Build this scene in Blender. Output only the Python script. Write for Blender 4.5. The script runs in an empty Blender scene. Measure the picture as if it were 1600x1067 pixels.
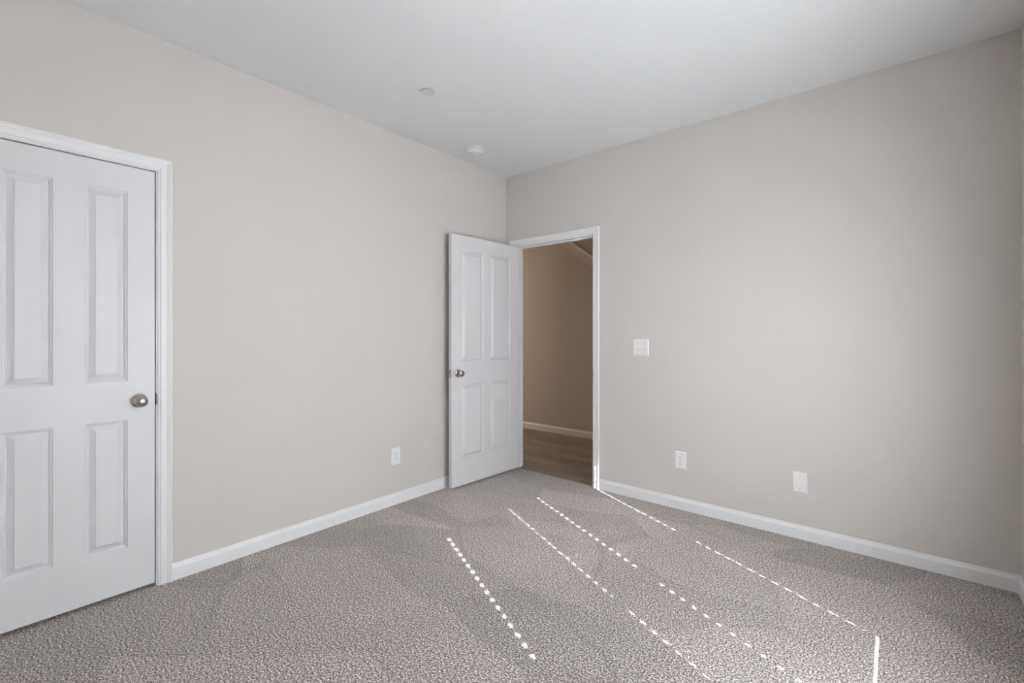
import bpy, bmesh, math, random
from mathutils import Vector, Matrix
S = bpy.context.scene
C = S.collection
random.seed(4)

# ---------------------------------------------------------------- camera
cam_d = bpy.data.cameras.new('camera')
cam = bpy.data.objects.new('camera', cam_d); C.objects.link(cam)
cam.location = (2.805, -3.259, 1.25)
cam.rotation_euler = (math.pi/2, 0, math.radians(40.0))
cam_d.sensor_fit = 'HORIZONTAL'; cam_d.sensor_width = 36.0
cam_d.lens = 36.0*712.0/1600.0
cam_d.shift_y = -12.5/1600.0
cam_d.clip_start = 0.02; cam_d.clip_end = 400
S.camera = cam

# ---------------------------------------------------------------- light and exposure
S.view_settings.view_transform = 'Standard'
S.view_settings.look = 'None'
S.view_settings.gamma = 1.0
S.view_settings.use_curve_mapping = False
S.view_settings.exposure = 1.58
S.cycles.use_denoising = True
S.cycles.denoising_prefilter = 'NONE'
S.cycles.use_adaptive_sampling = False
S.cycles.use_guiding = True
S.cycles.guiding_training_samples = 64
S.cycles.max_bounces = 14
S.cycles.diffuse_bounces = 10
S.cycles.transparent_max_bounces = 16
S.cycles.caustics_reflective = False
S.cycles.caustics_refractive = False

W = bpy.data.worlds.new('sky'); S.world = W; W.use_nodes = True
wn = W.node_tree.nodes; wl = W.node_tree.links
bg = wn['Background']
sky = wn.new('ShaderNodeTexSky'); sky.sky_type = 'NISHITA'
sky.sun_disc = False; sky.sun_elevation = math.radians(32.6)
sky.sun_rotation = math.atan2(0.904, -0.427)
wl.new(sky.outputs[0], bg.inputs[0]); bg.inputs[1].default_value = SKY_STRENGTH = 1.1

sun_d = bpy.data.lights.new('sun', 'SUN'); sun_d.energy = 50.0; sun_d.angle = math.radians(0.42)
sun_d.color = (0.97, 0.94, 1.04)
sun = bpy.data.objects.new('sun', sun_d); C.objects.link(sun)
SUN_DIR = Vector((-0.904, 0.427, -0.64))
sun.rotation_euler = SUN_DIR.to_track_quat('-Z', 'Y').to_euler()
sun.location = (12, -4, 7)

# ---------------------------------------------------------------- materials
def new_mat(name):
    m = bpy.data.materials.new(name); m.use_nodes = True
    n = m.node_tree.nodes; l = m.node_tree.links
    return m, n, l, n['Principled BSDF']
def paint(name, col, rough, bump=0.0, scale=300.0, spec=0.4, var=0.012):
    m, n, l, p = new_mat(name)
    tc = n.new('ShaderNodeTexCoord')
    nz = n.new('ShaderNodeTexNoise'); nz.inputs['Scale'].default_value = 2.3; nz.inputs['Detail'].default_value = 3
    l.new(tc.outputs['Object'], nz.inputs['Vector'])
    mx = n.new('ShaderNodeMix'); mx.data_type = 'RGBA'
    mx.inputs['A'].default_value = (*[c*(1-var) for c in col], 1)
    mx.inputs['B'].default_value = (*[min(1, c*(1+var)) for c in col], 1)
    l.new(nz.outputs['Fac'], mx.inputs['Factor']); l.new(mx.outputs['Result'], p.inputs['Base Color'])
    p.inputs['Roughness'].default_value = rough
    p.inputs['Specular IOR Level'].default_value = spec
    if bump:
        b = n.new('ShaderNodeTexNoise'); b.inputs['Scale'].default_value = scale; b.inputs['Detail'].default_value = 4
        l.new(tc.outputs['Object'], b.inputs['Vector'])
        bm_ = n.new('ShaderNodeBump'); bm_.inputs['Strength'].default_value = bump; bm_.inputs['Distance'].default_value = 0.001
        l.new(b.outputs['Fac'], bm_.inputs['Height']); l.new(bm_.outputs['Normal'], p.inputs['Normal'])
    return m
M_WALL = paint('greige_wall_paint', (0.625, 0.592, 0.563), 0.75, 0.25, 160, 0.25)
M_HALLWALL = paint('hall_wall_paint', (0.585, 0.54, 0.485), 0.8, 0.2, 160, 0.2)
M_STAIR = paint('stair_skirt_paint', (0.68, 0.61, 0.54), 0.6, 0, 1, 0.3)
M_CEIL = paint('white_ceiling_paint', (0.74, 0.755, 0.765), 0.9, 0.3, 120, 0.15)
M_TRIM = paint('white_trim_paint', (0.78, 0.782, 0.785), 0.38, 0.05, 60, 0.4, 0.006)
M_DOOR = paint('white_door_paint', (0.69, 0.69, 0.697), 0.42, 0.10, 90, 0.4, 0.006)
M_PLATE = paint('white_plastic', (0.80, 0.80, 0.80), 0.3, 0, 1, 0.5, 0.003)
M_VINYL = paint('white_vinyl', (0.78, 0.78, 0.78), 0.4, 0, 1, 0.5, 0.003)
M_DISC = paint('pinkish_white_cover_enamel', (0.66, 0.61, 0.61), 0.5, 0, 1, 0.4, 0.003)
M_DARK = paint('dark_slot', (0.03, 0.03, 0.03), 0.6, 0, 1, 0.2, 0.02)
M_SHELL = paint('outer_cladding', (0.45, 0.44, 0.42), 0.9)
M_SCREW = paint('painted_screw', (0.42, 0.42, 0.43), 0.35, 0, 1, 0.5, 0.003)

def metal(name, col, rough):
    m, n, l, p = new_mat(name)
    tc = n.new('ShaderNodeTexCoord'); nz = n.new('ShaderNodeTexNoise'); nz.inputs['Scale'].default_value = 80
    l.new(tc.outputs['Object'], nz.inputs['Vector'])
    mr = n.new('ShaderNodeMapRange'); mr.inputs['To Min'].default_value = rough*0.85; mr.inputs['To Max'].default_value = rough*1.15
    l.new(nz.outputs['Fac'], mr.inputs['Value']); l.new(mr.outputs['Result'], p.inputs['Roughness'])
    p.inputs['Base Color'].default_value = (*col, 1); p.inputs['Metallic'].default_value = 1.0
    return m
M_NICKEL = metal('satin_nickel', (0.52, 0.48, 0.42), 0.20)
M_STRIKE = metal('dark_nickel', (0.16, 0.14, 0.12), 0.45)

def carpet_material():
    m, n, l, p = new_mat('speckled_grey_carpet')
    tc = n.new('ShaderNodeTexCoord')
    # loops of light and dark yarn
    nz = n.new('ShaderNodeTexNoise'); nz.inputs['Scale'].default_value = 140; nz.inputs['Detail'].default_value = 3.0; nz.inputs['Roughness'].default_value = 0.8
    l.new(tc.outputs['Object'], nz.inputs['Vector'])
    cr = n.new('ShaderNodeValToRGB'); e = cr.color_ramp.elements
    e[0].position = 0.38; e[0].color = (0.045, 0.038, 0.035, 1)
    e[1].position = 0.60; e[1].color = (0.93, 0.855, 0.805, 1)
    x = cr.color_ramp.elements.new(0.46); x.color = (0.18, 0.16, 0.147, 1)
    x = cr.color_ramp.elements.new(0.54); x.color = (0.41, 0.368, 0.34, 1)
    l.new(nz.outputs['Fac'], cr.inputs['Fac'])
    # nap brushed in broad patches by the vacuum cleaner
    wp = n.new('ShaderNodeTexNoise'); wp.inputs['Scale'].default_value = 1.5; wp.inputs['Detail'].default_value = 1
    l.new(tc.outputs['Object'], wp.inputs['Vector'])
    va = n.new('ShaderNodeMixRGB'); va.blend_type = 'ADD'; va.inputs[0].default_value = 0.35
    l.new(tc.outputs['Object'], va.inputs[1]); l.new(wp.outputs['Color'], va.inputs[2])
    mp = n.new('ShaderNodeMapping'); mp.inputs['Rotation'].default_value = (0, 0, math.radians(-28)); mp.inputs['Scale'].default_value = (1.0, 2.0, 1.0)
    l.new(va.outputs[0], mp.inputs['Vector'])
    vo = n.new('ShaderNodeTexVoronoi'); vo.inputs['Scale'].default_value = 1.25
    l.new(mp.outputs[0], vo.inputs['Vector'])
    sp = n.new('ShaderNodeSeparateColor'); l.new(vo.outputs['Color'], sp.inputs[0])
    n2 = n.new('ShaderNodeTexNoise'); n2.inputs['Scale'].default_value = 6; n2.inputs['Detail'].default_value = 4
    l.new(tc.outputs['Object'], n2.inputs['Vector'])
    ad = n.new('ShaderNodeMath'); ad.operation = 'MULTIPLY_ADD'; ad.inputs[1].default_value = 0.5
    l.new(n2.outputs['Fac'], ad.inputs[0]); l.new(sp.outputs[0], ad.inputs[2])
    mr = n.new('ShaderNodeMapRange'); mr.inputs['From Min'].default_value = 0.1; mr.inputs['From Max'].default_value = 1.4
    mr.inputs['To Min'].default_value = 0.84; mr.inputs['To Max'].default_value = 1.20
    l.new(ad.outputs[0], mr.inputs['Value'])
    # creases pressed into the pile where two strokes meet
    ve = n.new('ShaderNodeTexVoronoi'); ve.feature = 'DISTANCE_TO_EDGE'; ve.inputs['Scale'].default_value = 1.25
    l.new(mp.outputs[0], ve.inputs['Vector'])
    me = n.new('ShaderNodeMapRange'); me.inputs['From Min'].default_value = 0.0; me.inputs['From Max'].default_value = 0.04
    me.inputs['To Max'].default_value = 1.0
    l.new(ve.outputs['Distance'], me.inputs['Value'])
    nc = n.new('ShaderNodeTexNoise'); nc.inputs['Scale'].default_value = 1.7; nc.inputs['Detail'].default_value = 2
    l.new(tc.outputs['Object'], nc.inputs['Vector'])
    mc = n.new('ShaderNodeMapRange'); mc.inputs['From Min'].default_value = 0.45; mc.inputs['From Max'].default_value = 0.62
    mc.inputs['To Min'].default_value = 1.0; mc.inputs['To Max'].default_value = 0.84
    l.new(nc.outputs['Fac'], mc.inputs['Value']); l.new(mc.outputs['Result'], me.inputs['To Min'])
    mm = n.new('ShaderNodeMath'); mm.operation = 'MULTIPLY'
    l.new(mr.outputs['Result'], mm.inputs[0]); l.new(me.outputs['Result'], mm.inputs[1])
    # the pile inside the doorway is paler, with a ragged outline
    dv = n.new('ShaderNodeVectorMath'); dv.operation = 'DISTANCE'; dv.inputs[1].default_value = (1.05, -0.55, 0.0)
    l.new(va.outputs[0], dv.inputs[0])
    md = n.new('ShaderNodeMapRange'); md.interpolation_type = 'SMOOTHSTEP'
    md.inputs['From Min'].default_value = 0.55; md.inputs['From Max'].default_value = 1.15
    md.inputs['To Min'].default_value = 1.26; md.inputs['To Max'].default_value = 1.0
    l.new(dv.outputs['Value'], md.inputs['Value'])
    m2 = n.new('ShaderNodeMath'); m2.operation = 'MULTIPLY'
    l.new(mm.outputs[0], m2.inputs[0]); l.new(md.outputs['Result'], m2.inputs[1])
    ml = n.new('ShaderNodeVectorMath'); ml.operation = 'SCALE'
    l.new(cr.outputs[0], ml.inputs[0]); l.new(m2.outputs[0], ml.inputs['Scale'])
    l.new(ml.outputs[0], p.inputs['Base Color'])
    p.inputs['Roughness'].default_value = 1.0; p.inputs['Specular IOR Level'].default_value = 0.05
    p.inputs['Sheen Weight'].default_value = 0.35; p.inputs['Sheen Roughness'].default_value = 0.45
    bp = n.new('ShaderNodeBump'); bp.inputs['Strength'].default_value = 0.2; bp.inputs['Distance'].default_value = 0.004
    l.new(nz.outputs['Fac'], bp.inputs['Height']); l.new(bp.outputs['Normal'], p.inputs['Normal'])
    return m
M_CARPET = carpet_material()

def plank_material():
    m, n, l, p = new_mat('brown_plank_floor')
    tc = n.new('ShaderNodeTexCoord')
    br = n.new('ShaderNodeTexBrick'); br.inputs['Scale'].default_value = 1.0
    br.inputs['Brick Width'].default_value = 1.22; br.inputs['Row Height'].default_value = 0.15
    br.inputs['Mortar Size'].default_value = 0.0012; br.offset = 0.37
    br.inputs['Color1'].default_value = (0.215, 0.175, 0.138, 1); br.inputs['Color2'].default_value = (0.285, 0.235, 0.19, 1)
    br.inputs['Mortar'].default_value = (0.13, 0.10, 0.08, 1)
    l.new(tc.outputs['Object'], br.inputs['Vector'])
    mp = n.new('ShaderNodeMapping'); mp.inputs['Scale'].default_value = (1.2, 14, 1)
    l.new(tc.outputs['Object'], mp.inputs['Vector'])
    nz = n.new('ShaderNodeTexNoise'); nz.inputs['Scale'].default_value = 1.6; nz.inputs['Detail'].default_value = 5; nz.inputs['Distortion'].default_value = 0.6
    l.new(mp.outputs[0], nz.inputs['Vector'])
    mr = n.new('ShaderNodeMapRange'); mr.inputs['From Min'].default_value = 0.3; mr.inputs['From Max'].default_value = 0.7
    mr.inputs['To Min'].default_value = 0.75; mr.inputs['To Max'].default_value = 1.3
    l.new(nz.outputs['Fac'], mr.inputs['Value'])
    ml = n.new('ShaderNodeVectorMath'); ml.operation = 'SCALE'
    l.new(br.outputs['Color'], ml.inputs[0]); l.new(mr.outputs['Result'], ml.inputs['Scale'])
    l.new(ml.outputs[0], p.inputs['Base Color']); p.inputs['Roughness'].default_value = 0.5
    return m
M_PLANK = plank_material()

def glass_material():
    m, n, l, p = new_mat('window_glass'); n.remove(p)
    t = n.new('ShaderNodeBsdfTransparent'); t.inputs[0].default_value = (0.93, 0.96, 0.95, 1)
    g = n.new('ShaderNodeBsdfGlossy'); g.inputs['Roughness'].default_value = 0.0
    mx = n.new('ShaderNodeMixShader'); mx.inputs[0].default_value = 0.07
    l.new(t.outputs[0], mx.inputs[1]); l.new(g.outputs[0], mx.inputs[2])
    l.new(mx.outputs[0], n['Material Output'].inputs['Surface'])
    return m
M_GLASS = glass_material()

def slat_material():
    m, n, l, p = new_mat('white_blind_slat')
    tc = n.new('ShaderNodeTexCoord'); nz = n.new('ShaderNodeTexNoise'); nz.inputs['Scale'].default_value = 20
    l.new(tc.outputs['Object'], nz.inputs['Vector'])
    cr = n.new('ShaderNodeValToRGB'); cr.color_ramp.elements[0].color = (0.80, 0.80, 0.80, 1); cr.color_ramp.elements[1].color = (0.86, 0.86, 0.86, 1)
    l.new(nz.outputs['Fac'], cr.inputs[0])
    d = n.new('ShaderNodeBsdfDiffuse'); t = n.new('ShaderNodeBsdfTranslucent')
    l.new(cr.outputs[0], d.inputs[0]); l.new(cr.outputs[0], t.inputs[0])
    mx = n.new('ShaderNodeMixShader'); mx.inputs[0].default_value = 0.6
    l.new(d.outputs[0], mx.inputs[1]); l.new(t.outputs[0], mx.inputs[2])
    l.new(mx.outputs[0], n['Material Output'].inputs['Surface']); n.remove(p)
    return m
M_SLAT = slat_material()

def lamp_material(name, power):
    m, n, l, p = new_mat(name)
    p.inputs['Base Color'].default_value = (0.85, 0.82, 0.78, 1)
    tc = n.new('ShaderNodeTexCoord'); nz = n.new('ShaderNodeTexNoise'); nz.inputs['Scale'].default_value = 9
    l.new(tc.outputs['Object'], nz.inputs['Vector'])
    cr = n.new('ShaderNodeValToRGB'); cr.color_ramp.elements[0].color = (1.0, 0.80, 0.66, 1); cr.color_ramp.elements[1].color = (1.0, 0.84, 0.72, 1)
    l.new(nz.outputs['Fac'], cr.inputs[0]); l.new(cr.outputs[0], p.inputs['Emission Color'])
    p.inputs['Emission Strength'].default_value = power
    return m
M_LAMP = lamp_material('lit_lamp_glass', 1.8); M_HALL_FILL = lamp_material('hall_fill_glow', 64.0)  # room lamp bowl, then the strong glow of the added hall fill

def grass_material():
    m, n, l, p = new_mat('dry_lawn')
    tc = n.new('ShaderNodeTexCoord'); nz = n.new('ShaderNodeTexNoise'); nz.inputs['Scale'].default_value = 3; nz.inputs['Detail'].default_value = 8
    l.new(tc.outputs['Object'], nz.inputs['Vector'])
    cr = n.new('ShaderNodeValToRGB'); cr.color_ramp.elements[0].color = (0.20, 0.20, 0.17, 1); cr.color_ramp.elements[1].color = (0.30, 0.30, 0.26, 1)
    l.new(nz.outputs['Fac'], cr.inputs[0]); l.new(cr.outputs[0], p.inputs['Base Color']); p.inputs['Roughness'].default_value = 1
    return m
M_GRASS = grass_material()

# ---------------------------------------------------------------- helpers
def tag(o, label, cat=None, group=None, kind=None):
    o['label'] = label
    if cat: o['category'] = cat
    if group: o['group'] = group
    if kind: o['kind'] = kind
    return o
def link(name, bm, mat, parent=None, smooth=False, bevel=0.0, seg=2):
    bmesh.ops.recalc_face_normals(bm, faces=bm.faces)
    me = bpy.data.meshes.new(name); bm.to_mesh(me); bm.free()
    me.materials.append(mat)
    if smooth:
        for f in me.polygons: f.use_smooth = True
    o = bpy.data.objects.new(name, me); C.objects.link(o)
    if parent: o.parent = parent
    if bevel:
        b = o.modifiers.new('bevel', 'BEVEL'); b.width = bevel; b.segments = seg; b.limit_method = 'ANGLE'; b.angle_limit = math.radians(40)
    return o
def empty(name, loc=(0, 0, 0), rz=0.0):
    o = bpy.data.objects.new(name, None); o.empty_display_size = 0.1; C.objects.link(o)
    o.location = loc; o.rotation_euler = (0, 0, rz)
    return o
def box(bm, x0, x1, y0, y1, z0, z1):
    vs = [bm.verts.new(p) for p in [(x0,y0,z0),(x1,y0,z0),(x1,y1,z0),(x0,y1,z0),(x0,y0,z1),(x1,y0,z1),(x1,y1,z1),(x0,y1,z1)]]
    for f in [(0,3,2,1),(4,5,6,7),(0,1,5,4),(1,2,6,5),(2,3,7,6),(3,0,4,7)]:
        bm.faces.new([vs[i] for i in f])
    return vs
def lathe(bm, prof, axis='Z', n=48, centre=(0, 0, 0)):
    """prof: (radius, distance along axis)"""
    cx, cy, cz = centre; rings = []
    for r, t in prof:
        ring = []
        if r < 1e-6:
            p = {'X': (cx+t, cy, cz), 'Y': (cx, cy+t, cz), 'Z': (cx, cy, cz+t)}[axis]
            ring = [bm.verts.new(p)]*n
        else:
            for k in range(n):
                a = 2*math.pi*k/n; u, v = r*math.cos(a), r*math.sin(a)
                p = {'X': (cx+t, cy+u, cz+v), 'Y': (cx+u, cy+t, cz+v), 'Z': (cx+u, cy+v, cz+t)}[axis]
                ring.append(bm.verts.new(p))
        rings.append(ring)
    for a, b in zip(rings, rings[1:]):
        for k in range(n):
            q = [a[k], a[(k+1) % n], b[(k+1) % n], b[k]]
            u = []
            for v in q:
                if v not in u: u.append(v)
            if len(u) > 2: bm.faces.new(u)
def wall_with_holes(axis, p0, p1, a0, a1, z0, z1, holes):
    """slab between p0..p1 across, a0..a1 along, with rectangular holes (b0,b1,c0,c1) - one welded mesh."""
    ac = sorted({a0, a1, *[h[0] for h in holes], *[h[1] for h in holes]})
    zc = sorted({z0, z1, *[h[2] for h in holes], *[h[3] for h in holes]})
    bm = bmesh.new()
    solid = {}
    for i in range(len(ac)-1):
        for j in range(len(zc)-1):
            am, zm = (ac[i]+ac[i+1])/2, (zc[j]+zc[j+1])/2
            solid[i, j] = not any(h[0] < am < h[1] and h[2] < zm < h[3] for h in holes)
    cache = {}
    def V(p, a, z):
        k = (p, a, z)
        if k not in cache: cache[k] = bm.verts.new((p, a, z) if axis == 'X' else (a, p, z))
        return cache[k]
    for (i, j), s in solid.items():
        if not s: continue
        A0, A1, Z0, Z1 = ac[i], ac[i+1], zc[j], zc[j+1]
        for p in (p0, p1): bm.faces.new([V(p,A0,Z0), V(p,A1,Z0), V(p,A1,Z1), V(p,A0,Z1)])
        for (di, dj, e) in ((-1,0,((A0,Z0),(A0,Z1))),(1,0,((A1,Z0),(A1,Z1))),(0,-1,((A0,Z0),(A1,Z0))),(0,1,((A0,Z1),(A1,Z1)))):
            if not solid.get((i+di, j+dj), False):
                (m0, n0), (m1, n1) = e
                bm.faces.new([V(p0,m0,n0), V(p1,m0,n0), V(p1,m1,n1), V(p0,m1,n1)])
    return bm
def sweep(bm, path, prof, out, closed=False):
    """prof (u,w): u = offset away from the path in the plane, w = height off the wall along 'out'. Mitred corners."""
    out = Vector(out).normalized(); pts = [Vector(p) for p in path]; rings = []
    for i, p in enumerate(pts):
        d0 = (p-pts[i-1]).normalized() if i else (pts[1]-pts[0]).normalized()
        d1 = (pts[i+1]-p).normalized() if i < len(pts)-1 else d0
        n0, n1 = d0.cross(out), d1.cross(out)
        b = (n0+n1).normalized(); b = b/ max(0.2, b.dot(n0))
        rings.append([bm.verts.new(p + b*u + out*w) for u, w in prof])
    k = len(prof)
    for a, b in zip(rings, rings[1:]):
        for i in range(k):
            bm.faces.new([a[i], a[(i+1) % k], b[(i+1) % k], b[i]])
    bm.faces.new(rings[0]); bm.faces.new(rings[-1])

# ---------------------------------------------------------------- room measures
RW, RY, RH = 3.275, -4.02, 2.717          # right wall x, wall behind the camera y, ceiling z
T = 0.115
# closet opening in the left wall, hall opening in the back wall
CY0, CY1, CZ = -3.283, -2.662, 2.0545
HX0, HX1, HZ = 0.109, 0.926, 2.050
WIN = [(-1.88, -1.10), (-2.78, -2.00)]; WZ0, WZ1 = 0.365, 2.025
JT = 0.018                                 # jamb thickness

# ---------------------------------------------------------------- shell
o = link('wall_left', wall_with_holes('X', -T, 0.0, RY-T, 0.0, -0.02, RH, [(CY0-JT, CY1+JT, -0.02, CZ+JT)]), M_WALL)
tag(o, 'greige painted left wall with the closet door', 'wall', kind='structure')
o = link('wall_back', wall_with_holes('Y', 0.0, T, -3.6, 3.9, -0.02, RH, [(HX0-JT, HX1+JT, -0.02, HZ+JT)]), M_WALL)
tag(o, 'greige painted back wall with the open doorway', 'wall', kind='structure')
o = link('wall_right', wall_with_holes('X', RW, RW+0.19, RY-T, 0.0, -0.02, RH, [(a, b, WZ0, WZ1) for a, b in WIN]), M_WALL)
tag(o, 'greige wall at the right edge holding the windows', 'wall', kind='structure')
o = link('wall_front', wall_with_holes('Y', RY-T, RY, 0.0, RW, -0.02, RH, []), M_WALL)
tag(o, 'greige wall behind the camera', 'wall', kind='structure')
bm = bmesh.new(); box(bm, -0.9, RW+0.19, RY-T, 0.028, -0.10, 0.0)
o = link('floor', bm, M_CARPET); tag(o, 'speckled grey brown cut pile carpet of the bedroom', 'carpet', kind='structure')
bm = bmesh.new(); box(bm, -3.6, 3.9, RY-T, 1.75, RH, RH+0.12)
o = link('ceiling', bm, M_CEIL); tag(o, 'smooth white painted ceiling', 'ceiling', kind='structure')
# closet behind the closed door
bm = bmesh.new(); box(bm, -0.95, -0.85, RY-T, -2.2, -0.02, RH); box(bm, -0.95, -T, -2.3, -2.2, -0.02, RH); box(bm, -0.95, -T, RY-T, RY, -0.02, RH)
o = link('wall_closet', bm, M_WALL); tag(o, 'closet walls behind the closed four panel door', 'wall', kind='structure')
# hall beyond the doorway
bm = bmesh.new(); box(bm, -3.6, 3.9, 0.028, 1.75, -0.10, -0.004)
o = link('floor_hall', bm, M_PLANK); tag(o, 'brown wood plank floor of the hall', 'floor', kind='structure')
bm = bmesh.new(); box(bm, -3.6, 3.9, 1.50, 1.62, -0.02, RH)
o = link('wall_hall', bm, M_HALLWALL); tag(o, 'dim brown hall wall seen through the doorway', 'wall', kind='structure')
bm = bmesh.new(); box(bm, -3.7, -3.6, 0.0, 1.75, -0.02, RH); box(bm, 3.9, 4.0, 0.0, 1.75, -0.02, RH)
o = link('wall_hall_ends', bm, M_HALLWALL); tag(o, 'end walls of the hall out of sight', 'wall', kind='structure')
bm = bmesh.new(); box(bm, -40, 60, -60, 40, -0.9, -0.8)
o = link('ground', bm, M_GRASS); tag(o, 'lawn outside the windows', 'lawn', kind='structure')

# ---------------------------------------------------------------- trim
BASE = [(0, 0), (0, 0.0135), (0.061, 0.0140), (0.064, 0.0122), (0.074, 0.0060), (0.079, 0.0048), (0.083, 0.0030), (0.083, 0)]
def baseboard(name, path, out, label):
    bm = bmesh.new()
    d = (Vector(path[1])-Vector(path[0])).normalized()
    up = d.cross(Vector(out)); s = 1 if up.z > 0 else -1
    sweep(bm, path, [(u*s, w) for u, w in BASE], out)
    return tag(link(name, bm, M_TRIM), label, 'baseboard', kind='structure')
CW = 0.057
baseboard('baseboard_left', [(0, CY1+CW+0.005, 0), (0, -0.0, 0)], (1, 0, 0), 'white baseboard along the left wall up to the far corner')
baseboard('baseboard_left_near', [(0, RY, 0), (0, CY0-CW-0.005, 0)], (1, 0, 0), 'white baseboard on the near side of the closet door')
baseboard('baseboard_back', [(HX1+CW+0.005, 0, 0), (RW, 0, 0)], (0, -1, 0), 'white baseboard along the back wall right of the doorway')
baseboard('baseboard_right', [(RW, -0.0, 0), (RW, RY, 0)], (-1, 0, 0), 'white baseboard along the window wall at the right edge')
baseboard('baseboard_front', [(0.0, RY, 0), (RW, RY, 0)], (0, 1, 0), 'white baseboard behind the camera')
baseboard('baseboard_hall', [(-3.6, 1.50, -0.004), (3.9, 1.50, -0.004)], (0, -1, 0), 'white baseboard of the hall seen through the doorway')

CAS = [(0, 0), (0, 0.006), (0.003, 0.008), (0.008, 0.0085), (0.011, 0.0115), (0.016, 0.0125), (0.028, 0.0115), (0.036, 0.012),
       (0.042, 0.0155), (0.047, 0.017), (0.0485, 0.0150), (0.0505, 0.0175), (0.054, 0.0180), (CW, 0.016), (CW, 0)]
def casing(bm, axis, a0, a1, top, p, outv, rev=0.005):
    """three-sided casing around an opening a0..a1 up to top"""
    def P(a, z): return (p, a, z) if axis == 'X' else (a, p, z)
    path = [P(a0-rev, -0.002), P(a0-rev, top+rev), P(a1+rev, top+rev), P(a1+rev, -0.002)]
    d0 = Vector(path[1])-Vector(path[0]); n0 = d0.normalized().cross(Vector(outv))
    outward = Vector(P(-1, 0))-Vector(P(0, 0))
    s = 1 if n0.dot(outward) > 0 else -1
    sweep(bm, path, [(u*s, w) for u, w in CAS], outv)
def jambs(bm, axis, a0, a1, top, p0, p1, s0, s1):
    def B(A0, A1, P0, P1, z0, z1):
        if axis == 'X': box(bm, P0, P1, A0, A1, z0, z1)
        else: box(bm, A0, A1, P0, P1, z0, z1)
    B(a0-JT, a0, p0, p1, -0.003, top); B(a1, a1+JT, p0, p1, -0.003, top); B(a0-JT, a1+JT, p0, p1, top, top+JT)
    B(a0, a0+0.011, s0, s1, -0.003, top-0.011); B(a1-0.011, a1, s0, s1, -0.003, top-0.011); B(a0, a1, s0, s1, top-0.011, top)
# closet trim
bm = bmesh.new()
casing(bm, 'X', CY0, CY1, CZ, 0.0, (1, 0, 0)); jambs(bm, 'X', CY0, CY1, CZ, -T, 0.0, -0.072, -0.038)
trim1 = link('trim_1', bm, M_TRIM); tag(trim1, 'white moulded casing and jamb around the closed closet door', 'door frame', kind='structure')
bm = bmesh.new(); box(bm, -0.028, 0.0025, CY1-0.0008, CY1+0.0012, 0.895, 0.957); box(bm, 0.0, 0.0030, CY1-0.0008, CY1+0.008, 0.903, 0.949)
o = link('strike_plate', bm, M_STRIKE, trim1, bevel=0.0006); o['label'] = 'dark metal strike plate'
# hall doorway trim
bm = bmesh.new()
casing(bm, 'Y', HX0, HX1, HZ, 0.0, (0, -1, 0)); jambs(bm, 'Y', HX0, HX1, HZ, 0.0, T, 0.040, 0.074)
casing(bm, 'Y', HX0, HX1, HZ, T, (0, 1, 0))
trim2 = link('trim_2', bm, M_TRIM); tag(trim2, 'white moulded casing and jamb around the open hall doorway', 'door frame', kind='structure')
bm = bmesh.new(); box(bm, HX1-0.0012, HX1+0.001, -0.001, 0.027, 0.897, 0.957)
o = link('strike_plate', bm, M_STRIKE, trim2, bevel=0.0005); o['label'] = 'dark metal strike plate'
# sloped stair trim on the hall wall
bm = bmesh.new()
sl = -0.727; xs = (-2.2, 1.6)
def zt(x): return 2.141+sl*(x-0.045)
def slab(bm, lo, hi, depth):
    v = [bm.verts.new((x, y, z)) for y in (1.50, 1.50-depth) for x, z in ((xs[0], zt(xs[0])+lo), (xs[1], zt(xs[1])+lo), (xs[1], zt(xs[1])+hi), (xs[0], zt(xs[0])+hi))]
    for f in ((0,1,2,3),(4,5,6,7),(0,1,5,4),(1,2,6,5),(2,3,7,6),(3,0,4,7)): bm.faces.new([v[i] for i in f])
xs = (-0.5, 1.6)
slab(bm, -0.095, -0.0, 0.012)
st = link('trim_3', bm, M_STAIR); tag(st, 'sloping stair skirt band high on the hall wall', 'stair trim', kind='structure')
bm = bmesh.new(); slab(bm, -0.0, 0.045, 0.022)
o = link('cap_moulding', bm, M_TRIM, st, bevel=0.003); o['label'] = 'paler cap strip along the top of the sloping band'

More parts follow.
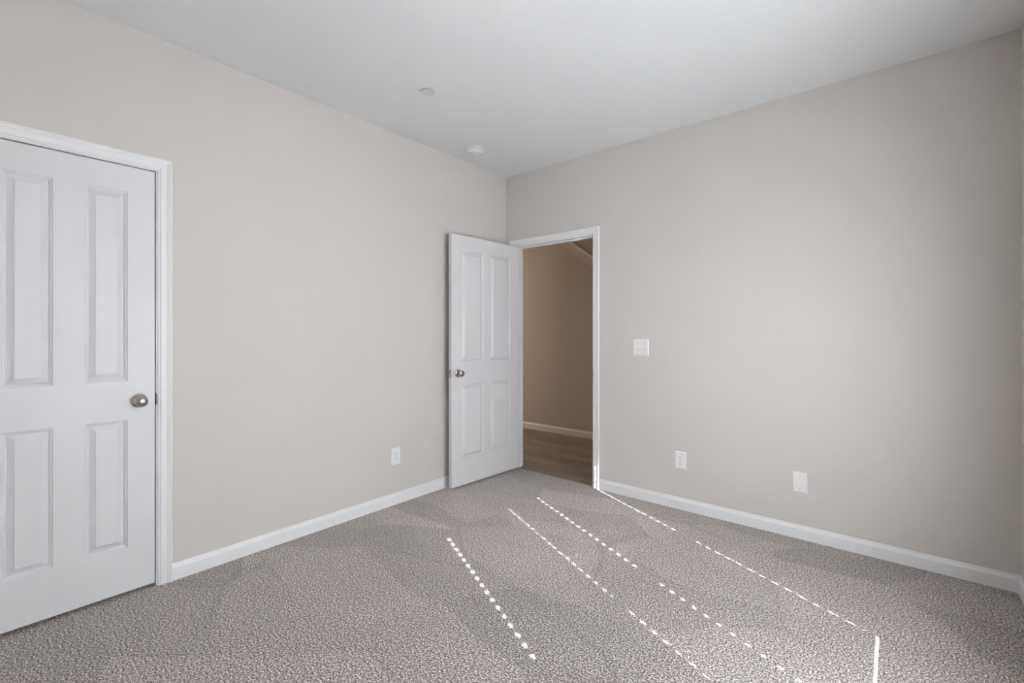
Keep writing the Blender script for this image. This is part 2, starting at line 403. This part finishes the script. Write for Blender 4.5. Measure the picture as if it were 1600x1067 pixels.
# ---------------------------------------------------------------- doors
def door_leaf_bm(w, t, h, xs, zs):
    """xs = [(x0,x1),...] panel columns, zs = [(z0,z1),...] panel rows; local X width, Y thickness 0..t, Z up"""
    bm = bmesh.new()
    xc = sorted({0, w, *[a for p in xs for a in p]}); zc = sorted({0, h, *[a for p in zs for a in p]})
    rings = [(0, 0), (0.002, 0.0055), (0.008, 0.0072), (0.0115, 0.0145), (0.014, 0.0150), (0.0345, 0.0025), (0.0365, 0.0005), (0.041, 0.0005)]
    for y, s in ((0, 1), (t, -1)):
        for i in range(len(xc)-1):
            for j in range(len(zc)-1):
                X0, X1, Z0, Z1 = xc[i], xc[i+1], zc[j], zc[j+1]
                if (X0, X1) in xs and (Z0, Z1) in zs:
                    prev = None
                    for ins, dep in rings:
                        r = [bm.verts.new(q) for q in ((X0+ins, y+s*dep, Z0+ins), (X1-ins, y+s*dep, Z0+ins), (X1-ins, y+s*dep, Z1-ins), (X0+ins, y+s*dep, Z1-ins))]
                        if prev:
                            for k in range(4): bm.faces.new([prev[k], prev[(k+1) % 4], r[(k+1) % 4], r[k]])
                        prev = r
                    bm.faces.new(prev)
                else:
                    bm.faces.new([bm.verts.new(q) for q in ((X0, y, Z0), (X1, y, Z0), (X1, y, Z1), (X0, y, Z1))])
    for j in range(len(zc)-1):
        for X in (0, w): bm.faces.new([bm.verts.new(q) for q in ((X, 0, zc[j]), (X, t, zc[j]), (X, t, zc[j+1]), (X, 0, zc[j+1]))])
    for i in range(len(xc)-1):
        for Z in (0, h): bm.faces.new([bm.verts.new(q) for q in ((xc[i], 0, Z), (xc[i+1], 0, Z), (xc[i+1], t, Z), (xc[i], t, Z))])
    bmesh.ops.remove_doubles(bm, verts=bm.verts, dist=1e-5)
    return bm
def knob(parent, x, z, y, s, reach=0.060):
    """s=-1: faces -Y, s=+1: faces +Y; local to the door"""
    k = reach/0.060
    bm = bmesh.new()
    lathe(bm, [(0, 0), (0.0325, 0), (0.0330, 0.0020*s), (0.0315, 0.0050*s), (0.0260, 0.0085*s), (0.0150, 0.0110*s), (0, 0.0110*s)], 'Y', 56, (x, y, z))
    rose = link('knob_rose', bm, M_NICKEL, parent, smooth=True)
    bm = bmesh.new()
    pr = [(0, 0.009), (0.0115, 0.009), (0.0105, 0.018), (0.0110, 0.024), (0.0160, 0.028), (0.0225, 0.0325), (0.0262, 0.038), (0.0270, 0.0435),
          (0.0258, 0.0490), (0.0220, 0.0540), (0.0150, 0.0578), (0.0075, 0.0595), (0, 0.060)]
    lathe(bm, [(r, t*s*k) for r, t in pr], 'Y', 56, (x, y, z))
    kb = link('door_knob', bm, M_NICKEL, parent, smooth=True)
    return rose
ZS = [(0.213, 0.820), (1.006, 1.908)]       # measured from the leaf's lower edge
DH = 2.030
# closed closet door: local X runs toward +Y of the room (latch side at the far end), face toward +X
d1 = empty('door_1', (0.0, CY0+0.004, 0.018), math.pi/2)
tag(d1, 'white four panel closet door, closed, in the left wall', 'door', kind='structure')
w1 = (CY1-CY0)-0.0095
r = 0.105; m_ = 0.103; pw = (w1-2*r-m_)/2
# with rz=+90deg local X -> world +Y, local Y -> world -X ; face at local y=0 is the room side
leaf = link('door_leaf', door_leaf_bm(w1, 0.035, DH, [(r, r+pw), (r+pw+m_, r+2*pw+m_)], ZS), M_DOOR, d1, bevel=0.0012, seg=2)
knob(d1, w1-0.060, 0.906, 0.0, -1)
bm = bmesh.new(); box(bm, w1-0.0002, w1+0.0012, 0.005, 0.030, 0.878, 0.935)
link('latch_plate', bm, M_NICKEL, d1)
for z in (0.20, 1.02, 1.82):
    bm = bmesh.new(); lathe(bm, [(0, -0.045), (0.006, -0.045), (0.006, 0.045), (0, 0.045)], 'Z', 16, (-0.004, -0.006, z))
    link('hinge', bm, M_NICKEL, d1, smooth=False)
# open door: hinge at the left jamb of the hall doorway, swung into the room past a right angle
# closed position: leaf along +X, room face at y=0 (toward -Y).  Opened by -94 degrees about the hinge pin.
OPEN = math.radians(-92.9)
d2 = empty('door_2', (HX0+0.002, -0.006, 0.018), OPEN)
tag(d2, 'white four panel door swung open in front of the left wall', 'door', kind='structure')
w2 = 0.787; r = 0.104; pw = 0.249; m_ = w2-2*r-2*pw
DO = 0.006
bm = door_leaf_bm(w2, 0.035, DH, [(r, r+pw), (r+pw+m_, r+2*pw+m_)], ZS)
bmesh.ops.translate(bm, verts=bm.verts, vec=(0.002, DO, 0))
link('door_leaf', bm, M_DOOR, d2, bevel=0.0014, seg=2)
knob(d2, 0.721, 0.912, DO+0.035, 1)
knob(d2, 0.721, 0.912, DO, -1, 0.050)
bm = bmesh.new(); box(bm, w2+0.0018, w2+0.0030, DO+0.005, DO+0.030, 0.884, 0.941)
lp = link('latch_plate', bm, M_NICKEL, d2, bevel=0.0005)
bm = bmesh.new(); box(bm, w2+0.003, w2+0.011, DO+0.012, DO+0.024, 0.905, 0.920)
link('latch_bolt', bm, M_NICKEL, lp, bevel=0.002)
for z in (0.20, 1.02, 1.82):
    bm = bmesh.new(); lathe(bm, [(0, -0.045), (0.006, -0.045), (0.006, 0.045), (0, 0.045)], 'Z', 16, (0, 0, z))
    link('hinge', bm, M_NICKEL, d2)

# ---------------------------------------------------------------- wall plates
def plate_bm(w, h, t=0.006):
    bm = bmesh.new()
    pr = [(0, 0), (0, 0.0022), (0.0035, 0.0048), (0.0060, t)]
    prev = None
    for ins, y in pr:
        r = [bm.verts.new((sx*(w/2-ins), -y, sz*(h/2-ins))) for sx, sz in ((-1,-1),(1,-1),(1,1),(-1,1))]
        if prev:
            for k in range(4): bm.faces.new([prev[k], prev[(k+1) % 4], r[(k+1) % 4], r[k]])
        else: bm.faces.new(r)
        prev = r
    bm.faces.new(prev)
    return bm
def screw(parent, x, z, y=-0.006):
    bm = bmesh.new(); lathe(bm, [(0, 0), (0.0032, 0), (0.0030, -0.0008), (0.0018, -0.0013), (0, -0.0014)], 'Y', 20, (x, y, z))
    s = link('screw', bm, M_SCREW, parent, smooth=True)
def outlet(loc, rz, label):
    t = empty('wall_outlet', loc, rz); tag(t, label, 'outlet')
    link('cover_plate', plate_bm(0.078, 0.124), M_PLATE, t, bevel=0.0008)
    for s in (-1, 1):
        zc = s*0.0195; bm = bmesh.new()
        # rounded receptacle face with flat top and bottom
        pts = []
        for k in range(40):
            a = 2*math.pi*k/40; pts.append((0.0172*math.cos(a), max(-0.0135, min(0.0135, 0.0172*math.sin(a)))))
        f0 = [bm.verts.new((x, -0.006, zc+z)) for x, z in pts]; f1 = [bm.verts.new((x*0.97, -0.0082, zc+z*0.97)) for x, z in pts]
        bm.faces.new(f1); bm.faces.new(f0)
        for k in range(40): bm.faces.new([f0[k], f0[(k+1) % 40], f1[(k+1) % 40], f1[k]])
        rc = link('receptacle', bm, M_PLATE, t)
        bm = bmesh.new()
        box(bm, -0.0080, -0.0058, -0.0086, -0.0070, zc-0.0008, zc+0.0082)
        box(bm, 0.0058, 0.0080, -0.0086, -0.0070, zc+0.0002, zc+0.0076)
        lathe(bm, [(0, -0.0070), (0.0029, -0.0070), (0.0029, -0.0086), (0, -0.0086)], 'Y', 16, (0, 0, zc-0.0078))
        sl_ = link('socket_slots', bm, M_DARK, rc)
    screw(t, 0, 0)
    return t
outlet((0, -1.246, 0.350), math.pi/2, 'white duplex outlet low on the left wall before the open door')
outlet((1.638, 0, 0.347), 0, 'white duplex outlet low on the back wall under the light switch')
t = empty('light_switch', (1.341, 0, 1.144)); tag(t, 'white double toggle light switch plate beside the hall doorway', 'light switch')
link('cover_plate', plate_bm(0.124, 0.124), M_PLATE, t, bevel=0.0008)
for s in (-1, 1):
    xc = s*0.023
    bm = bmesh.new(); box(bm, xc-0.0052, xc+0.0052, -0.0066, -0.005, -0.0120, 0.0120)
    sl_ = link('toggle_slot', bm, M_SCREW, t)
    bm = bmesh.new()
    v = box(bm, xc-0.0043, xc+0.0043, -0.0175, -0.0055, -0.0050, 0.0050)
    for q in v:
        if q.co.y < -0.01: q.co.z = q.co.z*0.8 + (0.0075 if s < 0 else 0.0075)
    link('toggle', bm, M_PLATE, t, bevel=0.001)
    for z in (-0.030, 0.030): screw(t, xc, z)
t = empty('blank_plate', (2.364, 0, 0.343)); tag(t, 'white blank cover plate low on the back wall, nearest the right corner', 'cover plate')
link('cover_plate', plate_bm(0.078, 0.124), M_PLATE, t, bevel=0.0008)
for z in (-0.0415, 0.0415): screw(t, 0, z)

# ---------------------------------------------------------------- ceiling fittings
t = empty('smoke_detector', (0.256, -0.679, RH)); tag(t, 'round white smoke detector on the ceiling near the far corner', 'smoke detector')
bm = bmesh.new(); lathe(bm, [(0, 0), (0.068, 0), (0.070, -0.003), (0.070, -0.009), (0.066, -0.012), (0, -0.012)], 'Z', 64)
link('mounting_base', bm, M_PLATE, t, smooth=False)
bm = bmesh.new(); lathe(bm, [(0, -0.011), (0.050, -0.011), (0.0505, -0.016), (0.056, -0.020), (0.057, -0.033), (0.055, -0.040), (0.049, -0.044), (0.030, -0.0455), (0, -0.046)], 'Z', 64)
link('sensor_body', bm, M_PLATE, t, smooth=True)
for k in range(18):
    if k % 6 == 5: continue
    a = 2*math.pi*k/18
    bm = bmesh.new(); vs = box(bm, 0.041, 0.0475, -0.0025, 0.0025, -0.0462, -0.0440)
    bmesh.ops.rotate(bm, verts=vs, cent=(0, 0, 0), matrix=Matrix.Rotation(a, 3, 'Z'))
    link('vent_slot', bm, M_SCREW, t)
bm = bmesh.new(); lathe(bm, [(0, -0.0452), (0.009, -0.0452), (0.009, -0.048), (0.0075, -0.049), (0, -0.049)], 'Z', 24, (0.018, -0.012, 0))
link('test_button', bm, M_PLATE, t, smooth=False)
t = empty('sprinkler_cover', (0.642, -1.475, RH)); tag(t, 'small flat pinkish round sprinkler cover on the ceiling', 'sprinkler cover')
bm = bmesh.new(); lathe(bm, [(0, 0), (0.030, 0), (0.030, -0.006), (0, -0.006)], 'Z', 40)
link('cup', bm, M_DARK, t)
bm = bmesh.new(); lathe(bm, [(0, -0.006), (0.0405, -0.006), (0.0415, -0.0072), (0.0405, -0.0086), (0, -0.0088)], 'Z', 64)
link('cover_disc', bm, M_DISC, t)
# flush ceiling lamp, just above the top of the frame
t = empty('ceiling_lamp', (1.66, -2.04, RH)); tag(t, 'round flush ceiling lamp with warm lit bowl at the room centre', 'ceiling lamp')
bm = bmesh.new(); lathe(bm, [(0, 0), (0.150, 0), (0.155, -0.006), (0.155, -0.022), (0.148, -0.028), (0, -0.028)], 'Z', 64)
link('pan', bm, M_NICKEL, t, smooth=False)
bm = bmesh.new(); lathe(bm, [(0.140, -0.026), (0.150, -0.030), (0.148, -0.050), (0.125, -0.076), (0.085, -0.094), (0.040, -0.102), (0, -0.104)], 'Z', 64)
link('lamp_bowl', bm, M_LAMP, t, smooth=True)

t = empty('ceiling_lamp', (-2.95, 0.75, RH)); tag(t, 'added fill lamp, unseen on the hall ceiling, that brightens the hall', 'ceiling lamp')  # added out of view to lift the dark hall wall and floor
bm = bmesh.new(); lathe(bm, [(0, 0), (0.120, 0), (0.125, -0.006), (0.125, -0.022), (0.118, -0.028), (0, -0.028)], 'Z', 64)
link('pan', bm, M_NICKEL, t, smooth=False)
bm = bmesh.new(); lathe(bm, [(0.110, -0.026), (0.120, -0.030), (0.118, -0.050), (0.085, -0.084), (0.040, -0.092), (0, -0.094)], 'Z', 64)
link('lamp_bowl', bm, M_HALL_FILL, t, smooth=True)

# ---------------------------------------------------------------- windows and blinds
PITCH, SW, TILT = 0.044, 0.050, math.radians(70)
for i, (y0, y1) in enumerate(WIN):
    side = 'nearer the back wall' if i == 0 else 'nearer the camera'
    w = empty('window_%d' % (i+1), (RW+0.19, (y0+y1)/2, WZ0)); hw = (y1-y0)/2; hh = WZ1-WZ0
    tag(w, 'white single hung window %s' % side, 'window', kind='structure')
    bm = bmesh.new(); fx0, fx1 = -0.062, -0.002
    for a in ((-hw, -hw+0.020), (hw-0.020, hw)): box(bm, fx0, fx1, a[0], a[1], 0, hh)
    box(bm, fx0, fx1, -hw+0.020, hw-0.020, 0, 0.030); box(bm, fx0, fx1, -hw+0.020, hw-0.020, hh-0.030, hh)
    link('window_frame', bm, M_VINYL, w, bevel=0.002)
    mid = 0.77
    for nm, z0, z1, xo in (('upper_sash', mid-0.016, hh-0.030, -0.026), ('lower_sash', 0.030, mid+0.020, -0.056)):
        bm = bmesh.new(); a0, a1 = -hw+0.020, hw-0.020; b = 0.030
        box(bm, xo, xo+0.024, a0, a0+b, z0, z1); box(bm, xo, xo+0.024, a1-b, a1, z0, z1)
        box(bm, xo, xo+0.024, a0+b, a1-b, z0, z0+b); box(bm, xo, xo+0.024, a0+b, a1-b, z1-b, z1)
        s = link(nm, bm, M_VINYL, w, bevel=0.0015)
        bm = bmesh.new(); box(bm, xo+0.010, xo+0.013, a0+b, a1-b, z0+b, z1-b)
        link('pane', bm, M_GLASS, s)
    bm = bmesh.new(); box(bm, -0.190, -0.064, -hw, hw, -0.0, 0.004)
    link('window_sill', bm, M_TRIM, w, bevel=0.001)
    # blind: slats closed, room edge down, hung just inside the wall face
    b = empty('window_blind', (RW, (y0+y1)/2, WZ1)); tag(b, 'white horizontal slat blind hung closed in the window %s' % side, 'window blind', 'closed window blinds')
    a0, a1 = -hw+0.005, hw-(0.00995 if i == 0 else 0.0095)
    bm = bmesh.new(); box(bm, 0.004, 0.046, a0, a1, -0.058, -0.002)
    link('headrail', bm, M_PLATE, b, bevel=0.002)
    xc = 0.0150
    zr0 = WZ0+0.004-WZ1            # top of the sill, local
    br = zr0+0.0197                 # a slit of sun gets in under the bottom rail
    bm = bmesh.new(); box(bm, xc-0.008, xc+0.010, a0, a1, br, br+0.026)
    link('bottom_rail', bm, M_PLATE, b, bevel=0.002)
    bm = bmesh.new()
    hole_y = (y1-0.592)-(y0+y1)/2
    hl, hwid, th = 0.0048, 0.0036, 0.0024
    z = -0.062-0.024
    rot = Matrix.Rotation(-TILT, 4, 'Y')
    while z > br+0.026+0.020:
        ys = [a0, hole_y-hl, hole_y+hl, a1]; us = [-SW/2, -hwid, hwid, SW/2]
        hd = {}
        def VV(u, y, k):
            key = (u, y, k)
            if key not in hd:
                c = 0.0016*(1-(2*u/SW)**2)      # slight crown
                q = Vector((u, 0, c + k*th))
                q = Matrix.Rotation(TILT, 3, 'Y') @ q
                hd[key] = bm.verts.new((xc+q.x, y, z+q.z))
            return hd[key]
        for a in range(3):
            for c in range(3):
                if a == 1 and c == 1: continue
                U0, U1, Y0, Y1 = us[a], us[a+1], ys[c], ys[c+1]
                for k in (-0.5, 0.5): bm.faces.new([VV(U0,Y0,k), VV(U1,Y0,k), VV(U1,Y1,k), VV(U0,Y1,k)])
        for c in range(3):
            for u in (us[0], us[3]): bm.faces.new([VV(u,ys[c],-0.5), VV(u,ys[c+1],-0.5), VV(u,ys[c+1],0.5), VV(u,ys[c],0.5)])
            for y in (ys[0], ys[3]): bm.faces.new([VV(us[c],y,-0.5), VV(us[c+1],y,-0.5), VV(us[c+1],y,0.5), VV(us[c],y,0.5)])
        z -= PITCH
    link('slats', bm, M_SLAT, b)
